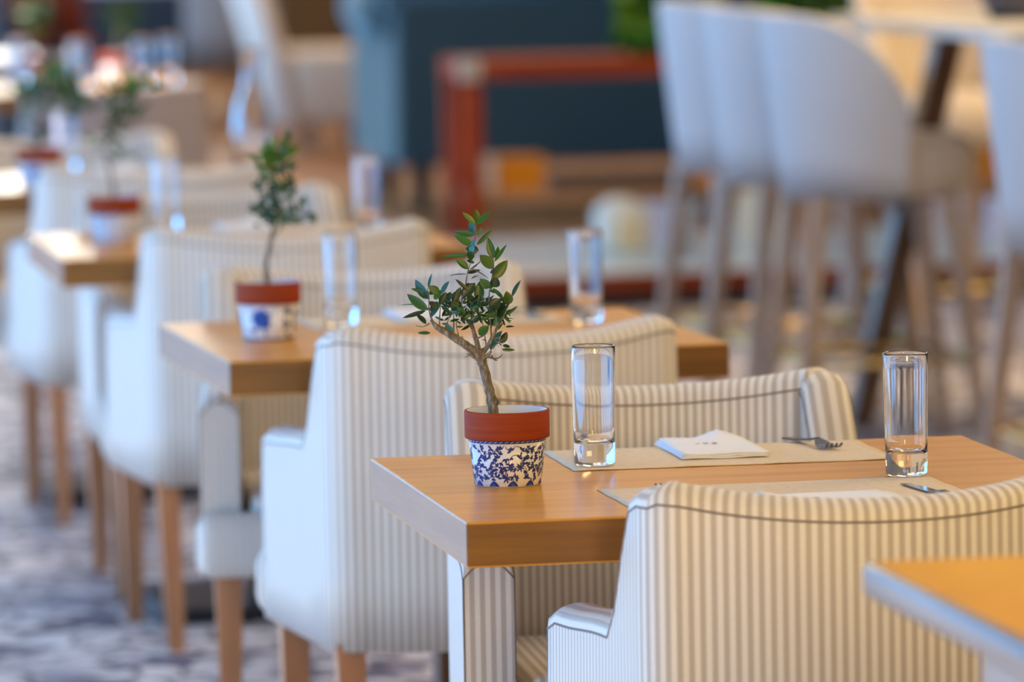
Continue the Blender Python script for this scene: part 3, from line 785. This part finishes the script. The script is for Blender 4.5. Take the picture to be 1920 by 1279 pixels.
bm = bmesh.new(); box(bm, .085, .60, -1.0, -.34, .05, .834, 0); new_obj('cabinet_body', bm, mat('dark_brown', (.06,.022,.01), .5), t)
tag(t, 'golden wooden side table with pale rounded edge, cut off at the lower right corner', 'side table')

# ------------------------------------------------------------------ bar stools
def make_stool():
    t = empty('bar_stool')
    pts = []
    W, D = .208, .226     # faces +Y, back at -Y
    for k in range(7): pts.append((-W, lerp(.05, 0, k/7)))
    for k in range(25):
        a = pi + pi*k/24; pts.append((W*cos(a), D*sin(a)))
    pts += [(W, lerp(0, .05, (k+1)/7)) for k in range(7)]
    def h(x, y):
        t_ = max(0, min(1, (y+.20)/.262)); return .775 + .31*(1-t_**2.0)**.62
    bm, so_, si_, _ = shell(pts, h, .62, .042, .66, flare=.50, crown=.016)
    new_obj('backrest_shell', bm, STOOLF, t)
    bm = bmesh.new()
    n = 40; rings = []
    for z, k in ((.625, .80), (.63, .86), (.72, .90), (.757, .86), (.775, .70), (.782, .3)):
        ring = []
        for i in range(n):
            a = 2*pi*i/n; c, s = cos(a), sin(a)
            x = (.205*abs(c)**(.9 if s < 0 else .7)*(1 if c > 0 else -1))*k; y = ((.255 if s > 0 else .205)*abs(s)**(.9 if s < 0 else .7)*(1 if s > 0 else -1))*k + (.035*s if s > 0 else 0)
            ring.append(bm.verts.new((x, y, z)))
        rings.append(ring)
    for a, b_ in zip(rings, rings[1:]):
        for i in range(n): bm.faces.new((a[i], a[(i+1)%n], b_[(i+1)%n], b_[i]))
    bm.faces.new(rings[0][::-1]); bm.faces.new(rings[-1])
    new_obj('seat', bm, BEIGE, t, smooth=True)  # beige also puts the warm light into the seat colour
    for sx in (-1, 1):
        for sy in (-1, 1):
            bm = bmesh.new(); leg_between(bm, (sx*.165, sy*.165, .63), (sx*.225, sy*.235, 0), .042, .030); new_obj('leg', bm, DARKLEG, t)
    bm = bmesh.new()
    q = [(.206*sx, .216*sy, .212) for sx, sy in ((-1,-1),(1,-1),(1,1),(-1,1))]
    for a, b_ in zip(q, q[1:]+q[:1]): tube(bm, [a, b_], .009, 10)
    new_obj('footrest', bm, BRASS, t, smooth=True)
    return t
st = [(3.60, 15.05, -pi/2+.10, 'pale bar stool, leftmost and farthest of the overlapping three'),
      (3.60, 14.50, -pi/2+.06, 'pale bar stool in the middle of the overlapping three'),
      (3.61, 13.90, -pi/2-.03, 'pale bar stool in front of the overlapping three, its seat showing at right'),
      (3.64, 11.95, -pi/2-.02, 'pale bar stool cut off by the right edge of the picture'),
      (4.36, 15.95, pi+.22, 'bar stool, warm light painted into its beige shell, facing the camera beyond the high table')]
s0 = make_stool()
for i, (x, y, r, lab) in enumerate(st):
    o = s0 if i == 0 else dup(s0)
    o.location = (x, y, 0); o.rotation_euler = (0, 0, r); tag(o, lab, 'bar stool', 'bar stools around the high table')
for c in children(o):
    if c.name.startswith('backrest'): c.data = c.data.copy(); c.data.materials[0] = BEIGE  # warm light put into this shell's colour, in place of pale grey
# high table
t = empty('high_table', (3.70, 13.25, 0), 0)
bm = bmesh.new()
prism(bm, [(.035, -.19, 1.025), (.90, -.19, 1.025), (.90, 1.26, 1.025), (-.036, 1.26, 1.025)], [(.035, -.19, 1.055), (.90, -.19, 1.055), (.90, 1.26, 1.055), (-.036, 1.26, 1.055)])
new_obj('tabletop', bm, mat('pale_laminate', (.60, .58, .52), .4), t)
DW = mat('dark_walnut', (.10,.045,.018), .35, coat=.3)
for a, b_ in ((.205, -.05), (.62, .86)):
    bm = bmesh.new(); prism(bm, [(b_-.03, .925, 0), (b_+.03, .925, 0), (b_+.03, .985, 0), (b_-.03, .985, 0)], [(a-.035, .91, 1.025), (a+.035, .91, 1.025), (a+.035, 1.0, 1.025), (a-.035, 1.0, 1.025)]); new_obj('leg', bm, DW, t)
for y in (-.12,):
    bm = bmesh.new(); box(bm, .50, .57, y, y+.07, 0, 1.025); new_obj('leg', bm, DW, t)
tag(t, 'high bar table with thin pale top and slanted dark legs behind the stools', 'high table')
bm = bmesh.new(); lathe(bm, [(0,0),(.09,0),(.115,.06),(.125,.16),(.118,.16),(.105,.06),(0,.02)], 36)
o = new_obj('woven_basket', bm, DKWICK, smooth=True); o.location = (4.02, 13.9, 1.055); tag(o, 'dark grey woven basket on the high table, top right corner', 'basket')

# ------------------------------------------------------------------ sofa (back towards the camera)
t = empty('rolled_arm_sofa', (3.93, 22.6, 0), 0)
def rbox(name, x0, x1, y0, y1, z0, z1, m, bev=.03):
    bm = bmesh.new(); box(bm, x0, x1, y0, y1, z0, z1, bev, 4); o = new_obj(name, bm, m, t, smooth=False)
    for p in o.data.polygons: p.use_smooth = p.area < .03
    return o
rbox('back_panel', -.03, 2.03, -.02, .22, .19, .97, TEAL, .03)
bm = bmesh.new(); tube(bm, [(-.06, .07, .90), (2.06, .07, .90)], .105, 20); new_obj('rolled_back', bm, TEAL, t, smooth=True)
SIDEF = TEAL
for sx in (0, 1):
    x0 = -.03 if sx == 0 else 1.83
    rbox('arm', x0, x0+.20, .15, 1.1, .19, .80, SIDEF, .04)
    bm = bmesh.new(); tube(bm, [(x0+(.05 if sx == 0 else .15), .12, .815), (x0+(.05 if sx == 0 else .15), .93, .815)], .115, 20); new_obj('rolled_arm', bm, SIDEF, t, smooth=True)
rbox('seat', .17, 1.83, .2, .88, .2, .45, TEAL)
for x in (.08, 1.92):
    for y in (.06, .85):
        bm = bmesh.new(); leg_between(bm, (x, y, .2), (x, y, 0), .085, .055); new_obj('leg', bm, BLACK, t)
tag(t, 'dark teal sofa with rolled arm and blue-lit side, seen from behind', 'sofa')

# ------------------------------------------------------------------ mahogany console with shelf
t = empty('console_table', (3.70, 20.05, 0), 0)
bm = bmesh.new(); box(bm, 0, 2.6, 0, .42, .655, .72, .006); new_obj('tabletop', bm, MAHOG, t)
bm = bmesh.new(); box(bm, .04, 2.56, .04, .40, .20, .245, .004); new_obj('shelf', bm, TANW, t)
for x in (.005, 2.52):
    for y in (.005, .345):
        bm = bmesh.new(); box(bm, x, x+.07, y, y+.07, 0, .655, .004); new_obj('leg', bm, MAHOG, t)
bm = bmesh.new(); box(bm, -.006, .072, -.006, .04, .650, .726, .002); new_obj('corner_bracket', bm, STEEL, t.children[0])
tag(t, 'mahogany console table with metal corner standing behind the teal sofa side', 'console table')
ob = [(3.93, 20.12, .245, .17, .12, 'orange box at the left end of the console shelf'), (4.66, 20.12, .245, .16, .12, 'orange box on the console shelf below the stool backs'),
      (5.42, 20.12, .245, .12, .13, 'orange box on the console shelf behind the stool legs'), (5.72, 20.12, .245, .12, .13, 'orange box at the right end of the console shelf')]
for x, y, z, w_, h_, lab in ob:
    r_ = empty('storage_box', (x, y, z))
    bm = bmesh.new(); box(bm, -w_/2, w_/2, 0, .2, 0, h_*.78, .003); new_obj('body', bm, ORANGE, r_)
    bm = bmesh.new(); box(bm, -w_/2-.004, w_/2+.004, -.004, .204, h_*.78, h_, .003); new_obj('lid', bm, ORANGE, r_)
    tag(r_, lab, 'box', 'orange boxes on the console shelf')
bm = bmesh.new(); box(bm, 3.76, 3.84, 20.14, 20.3, .245, .365, .003); o = new_obj('storage_box', bm, CREAM); tag(o, 'small pale box left of the leftmost orange box', 'box')
bm = bmesh.new(); box(bm, 4.06, 4.52, 20.16, 20.36, .245, .300, .004)
o = new_obj('serving_tray', bm, mat('dark_tray', (.06,.035,.03), .5)); tag(o, 'long low dark tray between the orange boxes on the console shelf', 'tray')
# leafy plants on the console
def leafy(name, loc, r, h, n, seed, lab):
    t = empty('leafy_plant', loc)
    bm = bmesh.new(); lathe(bm, [(0,0),(.055,0),(.07,.07),(.064,.07),(.055,.03),(0,.03)], 28); new_obj('planter', bm, BLACK, t, smooth=True)
    rnd = random.Random(seed); bm = bmesh.new(); cl = bm.loops.layers.color.new('tint')
    for i in range(n):
        a = rnd.uniform(0, 2*pi); q = r*rnd.random()**.6; z = .03+h*rnd.random()**1.2
        p = Vector((q*cos(a), q*sin(a)*.45, z)); L = rnd.uniform(.05, .09)
        d = Vector((cos(a)*rnd.random(), rnd.uniform(-1,.4), rnd.uniform(-.5,.7))).normalized()*L
        leaf_to(bm, p, p+d, L*.55, Vector((rnd.uniform(-.4,.4), -1, rnd.uniform(0,1.2))), Vector(rnd.choice(((.22,.55,.04),(.12,.34,.04),(.45,.62,.07),(.05,.16,.03),(.6,.7,.35)))), cl)
    new_obj('foliage', bm, LEAF, t)
    bm = bmesh.new()
    for i in range(12):
        a = rnd.uniform(0, 2*pi); tube(bm, [(0,0,.03), (r*.5*cos(a), r*.25*sin(a), h*.6), (r*.8*cos(a), r*.4*sin(a), h)], [.006,.005,.002], 6)
    new_obj('stems', bm, BARK, t)
    tag(t, lab, 'potted plant'); return t
leafy('leafy_plant', (4.50, 20.20, .72), .17, .26, 420, 3, 'leafy green plant on the console left of the leftmost stool back')
leafy('leafy_plant', (5.14, 20.22, .72), .29, .28, 760, 4, 'wide leafy green plant rising behind the tops of the three stools')

# ------------------------------------------------------------------ low display table
t = empty('low_table', (3.43, 17.85, 0), 0)
bm = bmesh.new(); box(bm, 0, 2.6, 0, 1.75, .055, .115, .01, 3); new_obj('frame', bm, wood('dark_mahogany', (.10,.016,.004), (.17,.028,.006), (.22,.04,.01), (1.5,18,18), .55, .0, .2, .12), t)
bm = bmesh.new(); box(bm, .05, 2.55, .05, 1.70, .112, .118, .002); new_obj('glass_top', bm, PALETOP, t)
bm = bmesh.new(); box(bm, .06, 2.54, .06, 1.69, 0, .055); new_obj('plinth', bm, BLACK, t)
tag(t, 'low wide table with pale glossy top and mahogany edge, beyond the second table', 'low table')
t = empty('ceramic_canister', (4.0, 18.75, .118))
bm = bmesh.new(); lathe(bm, [(0,0),(.085,0),(.095,.02),(.095,.14),(.08,.155),(.06,.16)], 36); new_obj('body', bm, CANW, t, smooth=True)
bm = bmesh.new(); lathe(bm, [(0,.158),(.07,.158),(.075,.166),(.03,.185),(0,.188)], 36); new_obj('lid', bm, CANW, t, smooth=True)
bm = bmesh.new()
for a0 in (-1.9, -1.25):
    v = [bm.verts.new((.0958*cos(a), .0958*sin(a), z)) for a, z in ((a0,.03),(a0+.16,.03),(a0+.32,.03),(a0+.32,.12),(a0+.16,.12),(a0,.12))]
    bm.faces.new((v[0],v[1],v[4],v[5])); bm.faces.new((v[1],v[2],v[3],v[4]))
new_obj('printed_label', bm, YELL, t.children[0])
tag(t, 'cream canister with ochre marks standing on the low table', 'canister')
def wine(x, y, lab):
    bm = bmesh.new()
    lathe(bm, [(0,0),(.04,0),(.04,.003),(.006,.008),(.005,.08),(.02,.09),(.038,.12),(.040,.15),(.034,.19),(.032,.19),(.038,.15),(.036,.121),(.018,.093),(0,.088)], 32)
    o = new_obj('wine_glass', bm, GLASS, smooth=True); o.location = (x, y, .118); tag(o, lab, 'wine glass', 'wine glasses on the low table')
wine(4.22, 18.75, 'stemmed glass on the low table, just right of the cream canister')
wine(4.30, 19.05, 'second stemmed glass on the low table, farther right of the canister')
wg = mat('violet_white_card', (.62, .62, .78), .6)
for i, (x, y, wd, h_, m_, lab) in enumerate(((4.24, 19.2, .09, .13, wg, 'pale violet carton on the low table behind the stemmed glasses'),
    (4.56, 19.1, .14, .17, CANW, 'cream carton on the low table between the left stool legs'),
    (5.02, 18.6, .09, .15, wg, 'pale violet carton on the low table behind the middle stool legs'),
    (5.30, 18.6, .09, .15, wg, 'pale violet carton on the low table behind the right stool legs'))):
    r_ = empty('carton', (x, y, .118)); bm = bmesh.new(); box(bm, -wd/2, wd/2, 0, .08, 0, h_*.8, .003); new_obj('body', bm, m_, r_)
    bm = bmesh.new(); box(bm, -wd/2-.002, wd/2+.002, -.002, .082, h_*.8, h_, .003); new_obj('lid', bm, m_, r_); tag(r_, lab, 'carton')

# ------------------------------------------------------------------ far lounge pieces
def tub(name, loc, rz, m, m2, lab, s=1.0):
    t = empty(name, loc, rz); t.scale = (s, s, s)
    pts = []; W, D = .36, .34
    for k in range(8): pts.append((-W, lerp(.34, 0, k/8)))
    for k in range(21):
        a = pi+pi*k/20; pts.append((W*cos(a), D*sin(a)))
    pts += [(W, lerp(0, .34, (k+1)/8)) for k in range(8)]
    bm, _, _, _ = shell(pts, lambda x, y: lerp(.92, .58, sstep(-.25, .25, y)), .20, .09, .30, flare=.10, crown=.03)
    new_obj('backrest_shell', bm, m, t)
    bm = bmesh.new(); box(bm, -.275, .275, -.24, .36, .20, .44, .04, 4); o = new_obj('seat', bm, m2, t, smooth=True)
    for sx in (-1, 1):
        for y in (-.2, .28):
            bm = bmesh.new(); leg_between(bm, (sx*.25, y, .21), (sx*.27, y*1.05, 0), .05, .03); new_obj('leg', bm, DARKLEG, t)
    tag(t, lab, 'armchair'); return t
t = empty('lounge_chair', (4.2, 27.2, 0), -.04)
bm = bmesh.new(); prism(bm, [(-.10, -.32, .12), (.04, -.32, .12), (.04, .32, .12), (-.10, .32, .12)], [(-.33, -.30, .95), (-.20, -.30, .95), (-.20, .30, .95), (-.33, .30, .95)])
bmesh.ops.bevel(bm, geom=list(bm.edges), offset=.03, segments=3, affect='EDGES'); new_obj('backrest', bm, CREAM, t, smooth=True)
bm = bmesh.new(); box(bm, -.04, .36, -.32, .32, .14, .50, .05, 4); new_obj('seat', bm, BEIGE, t, smooth=True)
for x in (.06, .29):
    for y in (-.26, .26):
        bm = bmesh.new(); leg_between(bm, (x, y, .15), (x, y, 0), .055, .035); new_obj('leg', bm, DARKLEG, t)
tag(t, 'cream lounge chair in profile at the upper left, left of the teal sofa', 'chair')
tub('tub_armchair', (4.22, 31.0, 0), pi*.05, GREYBLUE, GREYBLUE, 'grey-blue armchair at the top edge, left of the cream tub armchair', 1.3)
t = empty('lounge_sofa', (2.55, 25.2, 0))
bm = bmesh.new(); box(bm, 0, .85, 0, .2, .12, .85, .03, 3); new_obj('back_panel', bm, NAVY, t)
bm = bmesh.new(); box(bm, 0, .85, .2, .9, .12, .45, .04, 3); new_obj('seat', bm, NAVY, t)
for x in (.06, .79):
    for y in (.06, .82):
        bm = bmesh.new(); leg_between(bm, (x, y, .13), (x, y, 0), .05, .035); new_obj('leg', bm, BLACK, t)
tag(t, 'dark navy lounge sofa at the top edge behind the sunlit table', 'sofa')
t = empty('round_table', (2.02, 20.9, 0))
bm = bmesh.new(); lathe(bm, [(0,.715),(.42,.715),(.43,.725),(.43,.745),(.42,.75),(0,.75)], 48); new_obj('tabletop', bm, mat('pale_stone', (.62,.58,.56), .35), t)
bm = bmesh.new(); lathe(bm, [(0,.715),(.05,.71),(.035,.6),(.035,.05),(.22,.03),(.22,0),(0,0)], 32); new_obj('pedestal', bm, mat('dark_teal_metal', (.05,.09,.10), .4), t, smooth=True)
tag(t, 'pale round table at the left edge beyond the dining row', 'round table')
leafy('leafy_plant', (2.33, 20.95, .75), .10, .30, 160, 9, 'hazy green plant on the pale round table in the top left corner').children[0].data.materials[0] = TERRA

bpy.context.view_layer.update()
